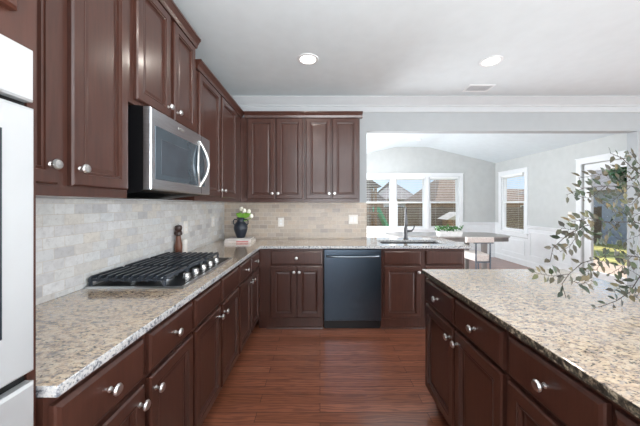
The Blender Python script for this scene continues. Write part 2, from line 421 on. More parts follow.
# ------------------------------------------------------------------ cabinets
fl = lambda w, o, z: (-.665+o, w, z)       # base run on the long wall; o = out from the face frame
fk = lambda w, o, z: (w, 2.905-o, z)       # base run on the back wall
fi = lambda w, o, z: (.725-o, w, z)        # island
ful = lambda w, o, z: (-.935+o, w, z)      # wall cabinets on the long wall
fuk = lambda w, o, z: (w, 3.175-o, z)      # wall cabinets on the back wall
T = .022
DOOR = [(0, .0005), (0, T-.006), (.006, T), (.046, T), (.048, T-.005), (.052, T-.005), (.054, T-.002), (.058, T-.003), (.060, T-.014), (.065, T-.015), (.080, T-.012)]
DRAW = [(0, .0005), (0, T-.008), (.004, T-.004), (.012, T)]
KNOB = [(.009, 0), (.009, .002), (.0055, .005), (.005, .014), (.008, .018), (.0165, .021), (.018, .025), (.014, .031), (.004, .033)]
def front(kind, root, f, a, b, z0, z1, knob):
    o = MB(f).panel(a, b, z0, z1, DOOR if kind == 'door' else DRAW).build(kind, WOOD, root)
    if knob: MB(f).lathe((knob[0], T, knob[1]), KNOB, 18, 'y').build('knob', NICKEL, o, True)
def cabinet(name, label, f, w0, w1, depth, z0, z1, fronts, group, toe=None, crown=None, ends=(0, 0)):
    r = thing(name, label, 'cabinet', f((w0+w1)/2, -depth/2, 0 if toe else z0), group)
    MB(f).box(w0+.0005, w1-.0005, -depth, 0, z0, z1).build('carcass', WOOD, r)
    if toe: MB(f).box(w0+.0005, w1-.0005, -depth, -toe, .001, z0).build('toe_kick', WOOD, r)
    if crown:
        p = [(-.02, z1-.012), (.022, z1-.012), (.025, z1), (.029, z1+.012), (.045, z1+.038), (.05, z1+.042), (.05, z1+.055), (-.02, z1+.055)]
        MB(f).prism(p, w0+.0005-ends[0], w1-.0005+ends[1]).build('crown_molding', WOOD, r)
    for fr in fronts: front(fr[0], r, f, *fr[1:])
    return r
DZ = (.135, .682); WZ = (.702, .848); KZ = .625
def base(f, cols, knobs=True, flip=False):
    out = []
    for i, (a, b) in enumerate(cols):
        out.append(('drawer', a, b, WZ[0], WZ[1], ((a+b)/2, .775) if knobs else None))
        kx = (b-.03) if i == 0 else (a+.03)
        out.append(('door', a, b, DZ[0], DZ[1], (kx, KZ)))
    return out
GB = 'base cabinets along the cooktop wall'
cabinet('base_cabinet', 'dark cherry base cabinet beside the oven tower, two drawers over doors', fl, .648, 1.385, .57, .10, CT0, base(fl, [(.66, .994), (1.028, 1.373)]), GB, .06)
cabinet('base_cabinet', 'dark cherry base cabinet below the gas cooktop, plain false drawers', fl, 1.386, 2.165, .57, .10, CT0, base(fl, [(1.400, 1.758), (1.786, 2.150)], False), GB, .06)
cabinet('base_cabinet', 'dark cherry base cabinet between cooktop cabinet and inner corner', fl, 2.166, 3.47, .57, .10, CT0, base(fl, [(2.182, 2.528), (2.556, 2.872)]), GB, .06)
GK = 'base cabinets along the back counter'
r = cabinet('base_cabinet', 'dark cherry base cabinet beside dishwasher, one wide drawer over two doors', fk, -.664, .036, .56, .10, CT0,
    [('drawer', -.528, .024, *WZ, (-.252, .775)), ('door', -.528, -.256, *DZ, (-.278, KZ)), ('door', -.247, .024, *DZ, (-.222, KZ))], GK, .03)
MB(fk).prism([(-.03, .001), (-.012, .001), (-.016, .014), (-.03, .02)], -.58, .036).build('shoe_molding', WOOD, r)
# sink base is an open box so that the bowl hangs inside it
r = thing('base_cabinet', 'dark cherry sink base cabinet under the faucet, two plain false drawers', 'cabinet', (1.1, 3.2, 0), GK)
m = MB(fk); m.box(.661, 1.552, -.02, 0, .10, CT0); m.box(.661, .68, -.56, -.02, .10, CT0); m.box(1.533, 1.552, -.56, -.02, .10, CT0)
m.box(.68, 1.533, -.56, -.54, .10, CT0); m.box(.68, 1.533, -.54, -.02, .10, .12); m.build('carcass', WOOD, r)
MB(fk).box(.661, 1.552, -.56, -.03, .001, .10).build('toe_kick', WOOD, r)
MB(fk).prism([(-.03, .001), (-.012, .001), (-.016, .014), (-.03, .02)], .661, 1.552).build('shoe_molding', WOOD, r)
for fr in base(fk, [(.684, 1.079), (1.133, 1.528)], False): front(fr[0], r, fk, *fr[1:])
GI = 'island base cabinets'
cabinet('island_cabinet', 'dark island base cabinet facing the aisle, closest to the dishwasher', fi, 1.035, 1.822, .55, .10, CT0, base(fi, [(1.048, 1.415), (1.433, 1.808)])[0:1] + [('door', 1.048, 1.415, *DZ, (1.385, KZ)), ('drawer', 1.433, 1.808, *WZ, (1.62, .775)), ('door', 1.433, 1.808, *DZ, (1.463, KZ))], GI, .06)
cabinet('island_cabinet', 'dark island base cabinet opposite the cooktop end, below the leafy branches', fi, .275, 1.034, .55, .10, CT0,
    [('drawer', .670, 1.014, *WZ, (.845, .775)), ('door', .670, 1.014, *DZ, (.70, KZ)), ('drawer', .29, .650, *WZ, (.47, .775)), ('door', .29, .650, *DZ, (.62, KZ))], GI, .06)
r = cabinet('island_cabinet', 'dark island base cabinet at the near end, opposite the wall oven', fi, -.50, .274, .55, .10, CT0,
    [('drawer', -.485, -.12, *WZ, (-.30, .775)), ('door', -.485, -.12, *DZ, (-.15, KZ)), ('drawer', -.10, .26, *WZ, (.08, .775)), ('door', -.10, .26, *DZ, (-.07, KZ))], GI, .06)
tag(MB().box(1.277, 1.32, -.50, 1.822, .001, CT0).build('island_cladding', WOOD), 'dark wood back panel closing the seating side of the island', 'panel')
# wall cabinets
UD, UB = .30, 1.372
UDZ = (1.412, 2.355); GU = 'wall cabinets above the cooktop wall'
kz = 1.475
cabinet('wall_cabinet', 'tall cherry wall cabinet between oven tower and microwave', ful, .648, 1.308, UD, UB, 2.515,
    [('door', .662, .945, 1.412, 2.495, (.915, 1.478)), ('door', .998, 1.290, 1.412, 2.495, (1.028, 1.478))], GU, None, True)
cabinet('wall_cabinet', 'short raised cherry wall cabinet directly above the microwave', ful, 1.309, 2.010, UD, 1.845, 2.515,
    [('door', 1.352, 1.655, 1.872, 2.495, (1.625, 1.93)), ('door', 1.70, 1.985, 1.872, 2.495, (1.73, 1.93))], GU, None, True)
cabinet('wall_cabinet', 'lower-topped cherry wall cabinet between microwave and corner', ful, 2.011, 3.47, UD, UB, 2.372,
    [('door', 2.055, 2.487, *UDZ, (2.457, kz)), ('door', 2.528, 2.965, *UDZ, (2.558, kz))], GU, None, True, (0, -.30))
GV = 'wall cabinets above the back counter'
cabinet('wall_cabinet', 'cherry double-door wall cabinet above the dark vase corner', fuk, -.934, -.184, UD, UB, 2.372,
    [('door', -.847, -.532, *UDZ, (-.556, kz)), ('door', -.512, -.204, *UDZ, (-.488, kz))], GV, None, True, (-.05, 0))
cabinet('wall_cabinet', 'cherry double-door wall cabinet at the end beside the wall opening', fuk, -.183, .467, UD, UB, 2.372,
    [('door', -.164, .130, *UDZ, (.106, kz)), ('door', .146, .446, *UDZ, (.170, kz))], GV, None, True, (0, .03))

# ------------------------------------------------------------------ oven tower with double wall oven
ft = lambda w, o, z: (-.68+o, w, z)
T0, T1 = -.17, .646
r = thing('oven_cabinet', 'tall cherry oven tower cabinet with doors over the ovens', 'cabinet', (-.95, .236, 0))
m = MB(ft); m.box(T0, T1, -.545, -.525, .10, 2.52); m.box(T0, T0+.02, -.525, 0, .1, 2.52); m.box(T1-.02, T1, -.525, 0, .1, 2.52)
m.box(T0+.02, T1-.02, -.525, 0, .1, .36); m.box(T0+.02, T1-.02, -.525, 0, 1.70, 2.52); m.build('carcass', WOOD, r)
MB(ft).box(T0, T1, -.545, -.06, .001, .10).build('toe_kick', WOOD, r)
MB(ft).prism([(-.02, 2.508), (.022, 2.508), (.029, 2.532), (.045, 2.558), (.05, 2.575), (-.02, 2.575)], T0, T1).build('crown_molding', WOOD, r)
front('door', r, ft, T0+.04, .226, 1.765, 2.49, (.19, 1.83)); front('door', r, ft, .238, .592, 1.765, 2.49, (.27, 1.83))
front('drawer', r, ft, T0+.04, .592, .13, .34, (.22, .24))
r = thing('wall_oven', 'stainless double wall oven built into the cherry tower', 'oven', (-.9, .236, .37))
MB(ft).box(-.145, .620, -.50, .001, .37, 1.695).build('housing', BLACK, r)
MB(ft).panel(-.145, .620, 1.575, 1.694, [(0, .001), (0, .02), (.004, .025)]).build('control_panel', OVEN_STEEL, r)
def odoor(z0, z1):
    d = MB(ft).panel(-.145, .620, z0, z1, [(0, .003), (0, .022), (.006, .028)]).build('oven_door', OVEN_STEEL, r)
    MB(ft).panel(-.08, .555, z0+.10, z1-.06, [(0, .027), (.003, .0295)]).build('oven_window', DGLASS, d)
    m = MB(ft); m.tube([(-.02, .07, z1-.032), (.50, .07, z1-.032)], .012)
    for w in (.0, .48): m.tube([(w, .027, z1-.032), (w, .07, z1-.032)], .009)
    m.build('handle', NICKEL, d, True)
odoor(.962, 1.560); odoor(.385, .938)
MB(ft).panel(.02, .40, 1.605, 1.66, [(0, .024), (.002, .0265)]).build('display', DGLASS, r)

# ------------------------------------------------------------------ microwave
M0, M1, MZ0, MZ1 = 1.358, 2.085, 1.418, 1.838
fm = lambda w, o, z: (-.89+o, w, z)
r = thing('microwave', 'stainless over-range microwave with curved handle hung above the cooktop', 'microwave', (-1.05, 1.66, 1.37))
MB(fm).loops([[(w, -.33, MZ0-.045), (w, -.02, MZ0-.012), (w, 0, MZ0), (w, 0, MZ1), (w, -.02, 1.842), (w, -.33, 1.842)] for w in (M0, 2.002)]).build('housing', BLACK, r)
MB(fm).box(2.003, 2.008, -.32+.30, 0, MZ0, MZ1).build('end_cap', BLACK, r)
MB(fm).box(M0+.03, 1.95, -.30, -.03, MZ0-.047, MZ0-.0455).build('vent_filter', STEEL, r)
DW = 1.955
d = MB(fm).panel(M0, M1, MZ0, MZ1, [(0, .0005), (0, .034), (.006, .04)]).build('door', STEEL, r)
MB(fm).panel(M0+.035, 1.99, MZ0+.055, MZ1-.085, [(0, .039), (.002, .0415)]).build('window', MWGLASS, d)
MB(fm).panel(M0+.085, 1.74, MZ0+.085, MZ1-.145, [(0, .0412), (.002, .0425)]).build('inner_window', MWIN, d)
hp = [(1.90, .04+.055*math.sin(PI*k/12), MZ0+.06+(MZ1-MZ0-.12)*k/12) for k in range(13)]
m = MB(fm); m.tube([(1.90+.035*math.sin(PI*k/12), .041+.05*math.sin(PI*k/12), MZ0+.05+(MZ1-MZ0-.10)*k/12) for k in range(13)], .011)
m.tube([(1.90-.05*math.sin(PI*k/12), .041+.014*math.sin(PI*k/12), MZ0+.05+(MZ1-MZ0-.10)*k/12) for k in range(13)], .008)
m.build('handle', NICKEL, d, True)
MB(fm).box(1.932, 1.936, .0395, .0408, MZ0+.004, MZ1-.004).build('seam', BLACK, d)
MB(fm).panel(1.62, 1.69, MZ1-.05, MZ1-.028, [(0, .0395), (.006, .042)]).build('badge', NICKEL, d)

# ------------------------------------------------------------------ cooktop
K0, K1, KX0, KX1, KT = 1.395, 2.185, -1.222, -.705, .905
r = thing('gas_cooktop', 'black gas cooktop with cast iron grates and steel knobs', 'cooktop', (-.95, 1.795, KT))
MB().loops([[(KX0+i, K0+i, z), (KX1-i, K0+i, z), (KX1-i, K1-i, z), (KX0+i, K1-i, z)] for i, z in ((0, KT+.0005), (0, KT+.006), (.006, KT+.011), (.02, KT+.011), (.024, KT+.008))]).build('steel_tray', STEEL, r)
MB().box(KX0+.025, KX1-.025, K0+.025, K1-.025, KT+.0085, KT+.012).build('burner_deck', BLACK, r)
for bx_, by_, br in ((-1.08, 1.55, .036), (-.90, 1.55, .045), (-.99, 1.795, .055), (-1.08, 2.04, .045), (-.90, 2.04, .036)):
    b = MB().lathe((bx_, by_, KT+.012), [(br+.012, 0), (br+.012, .006), (br, .01), (br, .02), (br*.9, .022)], 24).build('burner', STEEL, r, True)
    MB().lathe((bx_, by_, KT+.0345), [(br*.85, 0), (br*.85, .006), (br*.7, .009)], 24).build('burner_cap', IRON, b, True)
gw = (K1-K0-.03)/3
for g in range(3):
    g0 = K0+.012+g*gw+.002; g1 = g0+gw-.004; m = MB()
    zt = KT+.062
    for k in range(10):
        x = KX0+.018+k*.043
        m.loops([[(x-.007, g0, KT+.034), (x+.007, g0, KT+.034), (x+.006, g0, KT+.050), (x-.006, g0, KT+.050)],
                 [(x-.007, g0+.016, KT+.044), (x+.007, g0+.016, KT+.044), (x+.006, g0+.016, zt), (x-.006, g0+.016, zt)],
                 [(x-.007, g1-.016, KT+.044), (x+.007, g1-.016, KT+.044), (x+.006, g1-.016, zt), (x-.006, g1-.016, zt)],
                 [(x-.007, g1, KT+.034), (x+.007, g1, KT+.034), (x+.006, g1, KT+.050), (x-.006, g1, KT+.050)]])
    xe = KX0+.018+9*.043
    for y in (g0+.004, (g0+g1)/2, g1-.016): m.box(KX0+.013, xe+.007, y, y+.012, KT+.036, KT+.048)
    for x in (KX0+.018, xe):
        for y in (g0+.008, g1-.008): m.lathe((x, y, KT+.0125), [(.009, 0), (.009, .03)], 8)
    m.build('grate', IRON, r)
for k in range(5):
    y = K0+.17+k*.11
    m = MB().lathe((KX1-.068, y, KT+.0125), [(.024, 0), (.024, .006), (.019, .010), (.018, .028), (.014, .031)], 20)
    m.build('control_knob', NICKEL, r, True)

# ------------------------------------------------------------------ dishwasher
fd = lambda w, o, z: (w, 2.885-o, z)
r = thing('dishwasher', 'dark blue-grey steel dishwasher with bar handle beside the sink cabinet', 'dishwasher', (.347, 3.15, 0))
MB(fd).box(.042, .654, -.55, -.03, .10, .870).build('tub', BLACK, r)
MB(fd).box(.046, .650, -.55, -.045, .002, .0995).build('toe_panel', BLACK, r)
d = MB(fd).panel(.044, .652, .105, .868, [(0, -.0295), (0, .004), (.004, .010)]).build('door', SLATE, r)
m = MB(fd); n = 14
m.tube([(.07+.556*k/n, .012+.042*math.sin(PI*k/n)**.5, .795) for k in range(n+1)], .011)
m.build('handle', steel_mat('bar_handle_steel', (140, 150, 160), .3), d, True)
MB(fd).box(.046, .650, .0095, .0105, .828, .830).build('control_seam', BLACK, d)

# ------------------------------------------------------------------ sink and faucet
r = thing('kitchen_sink', 'stainless undermount sink set into the peninsula countertop', 'sink', (1.06, 3.2, .68))
m = MB(); x0, x1, y0, y1 = SX0-.004, SX1+.004, SY0-.004, SY1+.004
rings = [[(x0-.012+i, y0-.012+i, z), (x1+.012-i, y0-.012+i, z), (x1+.012-i, y1+.012-i, z), (x0-.012+i, y1+.012-i, z)] for i, z in ((0, .874), (.012, .874), (.014, .72), (.03, .69))]
m.loops(rings, False, True); m.build('bowl', steel_mat('sink_steel', (96, 94, 92), .38), r, open_=True)
MB().lathe((1.06, 3.2, .6905), [(.045, 0), (.045, .003), (.03, .004)], 20).build('drain', NICKEL, r, True)
FX, FY = 1.094, 3.45
FAU = steel_mat('faucet_nickel', (88, 88, 90), .34)
r = thing('faucet', 'tall gooseneck pull-down faucet behind the sink', 'faucet', (FX, FY, CT1))
MB().lathe((FX, FY, CT1), [(.034, 0), (.034, .008), (.026, .014), (.023, .06), (.025, .09), (.024, .14), (.016, .165), (.014, .18)], 20).build('body', FAU, r, True)
ux, uy = -.26, -.966
pts = [(FX, FY, CT1+.17), (FX, FY, CT1+.31)] + [(FX+ux*q, FY+uy*q, CT1+.31+.085*math.sin(a)) for a, q in [(PI*k/10, .08-.08*math.cos(PI*k/10)) for k in range(1, 11)]] + [(FX+ux*.16, FY+uy*.16, CT1+.28)]
MB().tube(pts, .012, 12).build('spout', FAU, r, True)
MB().lathe((FX+ux*.16, FY+uy*.16, CT1+.17), [(.015, 0), (.019, .01), (.017, .05), (.014, .11)], 16).build('spray_head', FAU, r, True)
MB().tube([(FX+.02, FY, CT1+.10), (FX+.075, FY, CT1+.105), (FX+.10, FY, CT1+.13), (FX+.115, FY, CT1+.175)], [.017, .013, .009, .007], 12).build('lever', FAU, r, True)

# ------------------------------------------------------------------ things on the counter
MILLW = plain('turned_walnut', (104, 62, 44), .4, scale=30); MILLD = plain('dark_walnut', (54, 32, 26), .35)
MX, MY = -1.19, 2.27
r = thing('pepper_mill', 'turned brown wood pepper mill standing behind the cooktop', 'pepper mill', (MX, MY, CT1))
MB().lathe((MX, MY, CT1+.001), [(.031, 0), (.031, .012), (.028, .02), (.027, .05), (.031, .07), (.029, .10), (.022, .14), (.019, .165), (.018, .175)], 24).build('body', MILLW, r, True)
MB().lathe((MX, MY, CT1+.1765), [(.018, 0), (.029, .008), (.031, .022), (.027, .034), (.022, .042), (.027, .05), (.029, .066), (.026, .082), (.012, .09)], 24).build('turning_head', MILLD, r, True)
MB().lathe((MX, MY, CT1+.267), [(.006, 0), (.007, .006), (.003, .011)], 12).build('finial', NICKEL, r, True)
r = thing('salt_mill', 'slim white salt mill half hidden behind the brown pepper mill', 'salt mill', (-1.182, 2.352, CT1))
MB().lathe((-1.182, 2.352, CT1+.001), [(.03, 0), (.03, .01), (.026, .02), (.024, .09), (.027, .10)], 24).build('body', PLASTIC, r, True)
MB().lathe((-1.182, 2.352, CT1+.1015), [(.026, 0), (.027, .02), (.02, .034), (.006, .04)], 24).build('turning_head', PLASTIC, r, True)

BPAGE = plain('book_pages', (226, 220, 208), .8); BC1 = plain('pink_book_cover', (206, 128, 126), .5); BC3 = plain('grey_book_cover', (206, 200, 198), .5); BC2 = plain('white_book_cover', (222, 214, 210), .5)
def book(z, w, dd, t, x, y, mat, label):
    r = thing('book', label, 'book', (x, y, z), 'books stacked under the dark vase')
    m = MB(); m.box(x-w/2, x+w/2, y-dd/2, y+dd/2, z+.0005, z+.003); m.box(x-w/2, x+w/2, y-dd/2, y+dd/2, z+t-.003, z+t); m.box(x-w/2, x+w/2, y-dd/2, y-dd/2+.003, z+.003, z+t-.003)
    m.build('cover', mat, r)
    MB().box(x-w/2+.005, x+w/2-.005, y-dd/2+.0035, y+dd/2-.006, z+.0032, z+t-.0032).build('pages', BPAGE, r)
    return r
VX, VY = -.945, 3.22
r = book(CT1, .31, .23, .026, VX+.0, VY+.0, BC2, 'white hardback lying lowest in the stack under the dark vase')
# spine lettering as a plain pink band, too small to read in the photo
MB().box(VX-.02, VX+.12, VY-.1158, VY-.1152, CT1+.006, CT1+.020).build('spine_band', BC1, r)
book(CT1+.026, .29, .21, .020, VX-.005, VY, BC3, 'pale grey hardback lying directly under the dark vase')
VZ = CT1+.046
VASE = plain('dark_navy_ceramic', (34, 40, 52), .38)
r = thing('vase', 'dark navy two-handled vase of tulips on stacked books', 'vase', (VX, VY, VZ))
MB().lathe((VX, VY, VZ+.001), [(.045, 0), (.048, .006), (.06, .04), (.078, .09), (.082, .12), (.074, .155), (.055, .18), (.044, .192), (.042, .22), (.050, .238), (.046, .240), (.038, .222), (.036, .19), (.03, .18)], 28).build('body', VASE, r, True)
for s in (-1, 1):
    MB().tube([(VX+s*.072, VY, VZ+.15), (VX+s*.088, VY, VZ+.17), (VX+s*.088, VY, VZ+.20), (VX+s*.075, VY, VZ+.218), (VX+s*.042, VY, VZ+.214)], .007, 8).build('handle', VASE, r, True)
PETAL = plain('cream_petal', (244, 240, 224), .5); STEMG = plain('tulip_green', (118, 170, 60), .5)
def tulip(dx, dy, h, lean, label, leaf):
    bx, by, bz = VX+dx*.3, VY+dy*.3, VZ+.20
    tx, ty, tz = VX+dx, VY+dy, VZ+.24+h
    r = thing('tulip', label, 'flower', (bx, by, bz), 'tulips in the dark vase')
    MB().tube([(bx, by, bz), ((bx+tx)/2-.01*lean, (by+ty)/2, (bz+tz)/2), (tx, ty, tz)], .004, 6).build('stem', STEMG, r, True)
    b = MB().lathe((tx, ty, tz-.004), [(.004, 0), (.019, .010), (.023, .026), (.020, .042), (.011, .054)], 12); b.build('bloom', PETAL, r, True)
    m = MB()
    for k in leaf:
        a = k; L = .13
        c0 = Vector((bx, by, bz+.03)); dirv = Vector((math.cos(a)*.8, math.sin(a)*.5, .9)).normalized(); sd_ = dirv.cross(Vector((0, 1, .1))).normalized()
        A = [m.v(tuple(c0+dirv*(L*t)+Vector((0, 0, -.04*t*t))+sd_*(w*.026))) for t, w in ((0, -.3), (.4, -1), (.75, -.7))]; tip = m.v(tuple(c0+dirv*L+Vector((0, 0, -.04))))
        B = [m.v(tuple(c0+dirv*(L*t)+Vector((0, -.006, -.04*t*t))+sd_*(w*.026))) for t, w in ((0, .3), (.4, 1), (.75, .7))]
        m.face([A[0], A[1], B[1], B[0]]); m.face([A[1], A[2], B[2], B[1]]); m.face([A[2], tip, B[2]])
    m.build('leaves', STEMG, r, open_=True)
tulip(.012, -.01, .078, 1, 'cream tulip standing highest in the dark vase', (2.0, .9, .2))
tulip(.05, -.03, .058, -1, 'cream tulip leaning just beside the highest bloom', (.6, 2.6, -.4))
tulip(.095, .01, .048, 1, 'cream tulip leaning outward over the vase handle', (.2, 1.4, -.9))
tulip(.135, -.03, -.005, -1, 'cream tulip drooping lowest at the side of the vase', (-.1, .4, 3.0))

# outlets and switches
def plate(name, label, cat, f, w, z, ww, kind, group=None):
    r = thing(name, label, cat, f(w, .009, z), group)
    MB(f).panel(w-ww/2, w+ww/2, z-.058, z+.058, [(0, .0091), (0, .012), (.004, .015)]).build('cover_plate', PLASTIC, r)
    n = 2 if ww > .1 else 1
    for k in range(n):
        c = w+(k-(n-1)/2)*.046
        if kind == 'outlet':
            for dz in (-.02, .02): MB(f).panel(c-.015, c+.015, z+dz-.014, z+dz+.014, [(0, .0145), (.002, .0165)]).build('socket', BLINDM, r)
        else: MB(f).panel(c-.016, c+.016, z-.033, z+.033, [(0, .0145), (.003, .018)]).build('rocker', BLINDM, r)
fwl = lambda w, o, z: (WL+o, w, z); fwb = lambda w, o, z: (w, WB-o, z)
plate('wall_outlet', 'white outlet on the back splash tiles above the wide drawer', 'outlet', fwb, -.50, 1.12, .075, 'outlet')
plate('light_switch', 'double white switch plate at the end of the back splash', 'switch', fwb, .425, 1.155, .118, 'switch')
plate('wall_outlet', 'white outlet on the pale tiles beside the pepper mill', 'outlet', fwl, 2.47, 1.135, .075, 'outlet')
plate('wall_outlet', 'white outlet on the pale tiles near the inner corner', 'outlet', fwl, 3.10, 1.15, .075, 'outlet')
frs = lambda w, o, z: (BR1-o+.008, w, z)
plate('light_switch', 'white switch plate on grey wall beside the garden door', 'switch', frs, 4.88, 1.16, .075, 'switch')

# ------------------------------------------------------------------ ceiling fixtures
def can(x, y, label, z=CE, lamp=True):
    r = thing('recessed_light', label, 'light', (x, y, z-.0005), 'recessed ceiling lights')
    MB().lathe((x, y, z-.009), [(.072, .0085), (.074, .002), (.080, 0), (.098, .004), (.1, .0085)], 32).build('trim_ring', WHITE, r, True)
    MB().lathe((x, y, z-.004), [(.0715, 0), (.0715, .003)], 32).build('lens', LENS, r)
    if lamp:
        L = bpy.data.lights.new('lamp', 'AREA'); L.shape = 'DISK'; L.size = .15; L.energy = CAN_W; L.color = (1, .93, .84)
        o = bpy.data.objects.new('lamp', L); C.objects.link(o); o.parent = r; o.location = (0, 0, -.012)
can(-.113, 2.535, 'round recessed ceiling light above the wide drawer cabinet')
can(1.627, 2.57, 'round recessed ceiling light just in front of the air vent')
for x in (-.113, 1.627, 3.4, 5.6):
    for y in (.9, -.9, -3.2):
        can(x, y, 'round recessed ceiling light further back in the room, outside the photo')
can(3.4, 2.57, 'round recessed ceiling light above the open floor beyond the island')
r = thing('air_vent', 'white slotted air vent on the ceiling near the crown molding', 'vent', (1.84, 3.16, CE))
MB().cells([1.70, 1.72, 1.98, 2.0], [3.07, 3.09, 3.23, 3.25], lambda x, y: not (1.72 < x < 1.98 and 3.09 < y < 3.23), CE-.008, CE-.0005).build('frame', WHITE, r)
MB().box(1.72, 1.98, 3.09, 3.23, CE-.002, CE-.0008).build('duct_opening', plain('duct_grey', (178, 182, 186), .8), r)
m = MB()
for k in range(10):
    x = 1.722+k*.0258; m.loops([[(x, y, CE-.007), (x+.015, y, CE-.0025), (x+.016, y, CE-.0032), (x+.001, y, CE-.0077)] for y in (3.09, 3.23)])
m.build('louvers', WHITE, r)
tag(MB().lathe((2.25, 6.15, 2.835), [(.06, 0), (.06, -.012), (.05, -.022), (.02, -.025)], 24).build('smoke_detector', WHITE, None, True), 'small round white smoke detector on the vaulted ceiling', 'smoke detector')

# ------------------------------------------------------------------ breakfast table, planter, chair
TBL = plain('grey_oak_table', (158, 152, 148), .3, scale=14); TBD = plain('dark_grey_apron', (122, 117, 114), .5)
TX, TY = 2.45, 5.35
r = thing('dining_table', 'long grey dining table with rounded corners by the windows', 'table', (TX, TY, 0))
def sup(hx, hy, e, z, n=48):
    out = []
    for k in range(n):
        a = 2*PI*k/n; c, s = math.cos(a), math.sin(a)
        out.append((TX+hx*math.copysign(abs(c)**(2/e), c), TY+hy*math.copysign(abs(s)**(2/e), s), z))
    return out
MB().loops([sup(1.125, .43, 6, .735), sup(1.13, .435, 6, .738), sup(1.13, .435, 6, .757), sup(1.12, .43, 6, .760)]).build('tabletop', TBL, r, True)
MB().loops([sup(1.09, .40, 8, .665), sup(1.09, .40, 8, .7345)]).build('apron', TBD, r)
for sx_ in (-1, 1):
    for sy in (-1, 1):
        MB().loops([[(TX+sx_*.62+a*w, TY+sy*.30+b*w, z) for a, b in ((-1, -1), (1, -1), (1, 1), (-1, 1))] for w, z in ((.028, .001), (.04, .664))]).build('leg', TBD, r)
PLW = plain('planter_white', (226, 226, 226), .4); HERB = leaf_mat('herb_leaves', [(0, (40, 86, 40)), (.5, (66, 118, 58)), (1, (96, 146, 78))])
PX0, PY0 = 2.40, 5.02
r = thing('planter', 'white box planter of low green herbs on the dining table', 'planter', (PX0, PY0, .76))
MB().loops([[(PX0-w, PY0-.07-i, z), (PX0+w, PY0-.07-i, z), (PX0+w, PY0+.07+i, z), (PX0-w, PY0+.07+i, z)] for w, i, z in ((.20, 0, .7605), (.22, .01, .855), (.212, .002, .855), (.208, 0, .835))]).build('box', PLW, r)
m = MB(); rnd = random.Random(3)
for k in range(260):
    p = Vector((PX0+rnd.uniform(-.24, .24), PY0+rnd.uniform(-.09, .09), .85+.10*rnd.random()**.7*(1-.5*abs(rnd.uniform(-1, 1))))); q = Vector((rnd.uniform(-1, 1), rnd.uniform(-1, 1), rnd.uniform(.1, 1))).normalized()
    sd_ = q.cross(Vector((rnd.uniform(-1, 1), rnd.uniform(-1, 1), .3))).normalized(); L = rnd.uniform(.03, .05)
    m.face([m.v(tuple(p)), m.v(tuple(p+q*L*.5+sd_*.013)), m.v(tuple(p+q*L)), m.v(tuple(p+q*L*.5-sd_*.013))])
m.build('herbs', HERB, r, open_=True)
FRAME = plain('dark_metal_frame', (72, 76, 84), .4, .4); UPH = plain('cream_upholstery', (214, 204, 198), .9, scale=40)
CX, CY = 2.72, 4.50
r = thing('dining_chair', 'cream upholstered chair with dark metal frame at the dining table', 'chair', (CX, CY, 0))
MB(lambda w, o, z: (w, CY-o, z)).loops([[(CX-.29+i, o, .715+i), (CX+.17-i, o, .715+i), (CX+.17-i, o, .805-i), (CX-.29+i, o, .805-i)] for i, o in ((.01, -.03), (0, -.022), (0, .018), (.01, .026))]).build('backrest', UPH, r)
MB().loops([[(CX-.15+i, CY-.02+i, z), (CX+.11-i, CY-.02+i, z), (CX+.15-i, CY+.40-i, z), (CX-.19+i, CY+.40-i, z)] for i, z in ((.01, .405), (0, .415), (0, .50), (.02, .52))]).build('seat', UPH, r)
def sq(m, p, q, h=.012):
    p, q = Vector(p), Vector(q); m.loops([[tuple(e+Vector((a*h, b*h, 0))) for a, b in ((-1, -1), (1, -1), (1, 1), (-1, 1))] for e in (p, q)]); return m
for x in (CX-.14, CX+.095): sq(MB(), (x, CY-.035, .001), (x, CY-.035, .7145), .009).build('leg', FRAME, r)
for x in (CX-.17, CX+.13): sq(MB(), (x, CY+.36, .001), (x, CY+.36, .404), .009).build('leg', FRAME, r)
MB().box(CX-.17, CX+.16, CY-.022, CY-.012, .70, .7145).build('back_rail', FRAME, r)
MB().box(CX-.130, CX+.085, CY-.044, CY-.026, .385, .404).build('cross_bar', FRAME, r)
MB().box(CX-.160, CX+.120, CY+.348, CY+.372, .385, .404).build('cross_bar', FRAME, r)

# ------------------------------------------------------------------ vase of leafy branches on the island
BVX, BVY = 1.565, 1.22
r = tag(MB().lathe((BVX, BVY, CT1+.001), [(.05, 0), (.06, .01), (.075, .08), (.07, .14), (.045, .19), (.04, .22), (.046, .235), (.041, .235), (.034, .21), (.03, .19)], 28).build('branch_vase', PLASTIC, None, True), 'white vase holding the leafy branches on the island', 'vase')
LEAF = leaf_mat('branch_leaves', [(0, (18, 32, 14)), (.25, (32, 48, 20)), (.45, (54, 46, 26)), (.6, (32, 30, 22)), (.75, (62, 72, 34)), (.88, (92, 78, 48)), (1, (20, 24, 16))])
TWIG = plain('twig_bark', (48, 38, 32), .8, scale=60)
lr = random.Random(11)
def leaf(m, p, d, n, L, w):
    d = d.normalized(); s_ = d.cross(n).normalized(); n = s_.cross(d).normalized()
    C_ = [p+d*(L*t)-n*(.10*L*t*t) for t in (0, .3, .65, 1)]
    ww = (0, w, w*.8, 0); c = [m.v(tuple(q)) for q in C_]
    for sg in (-1, 1):
        e = [m.v(tuple(C_[i]+s_*(sg*ww[i])+n*.15*w)) for i in (1, 2)]
        m.face([c[0], e[0], c[1]]); m.face([c[1], e[0], e[1], c[2]]); m.face([c[2], e[1], c[3]])
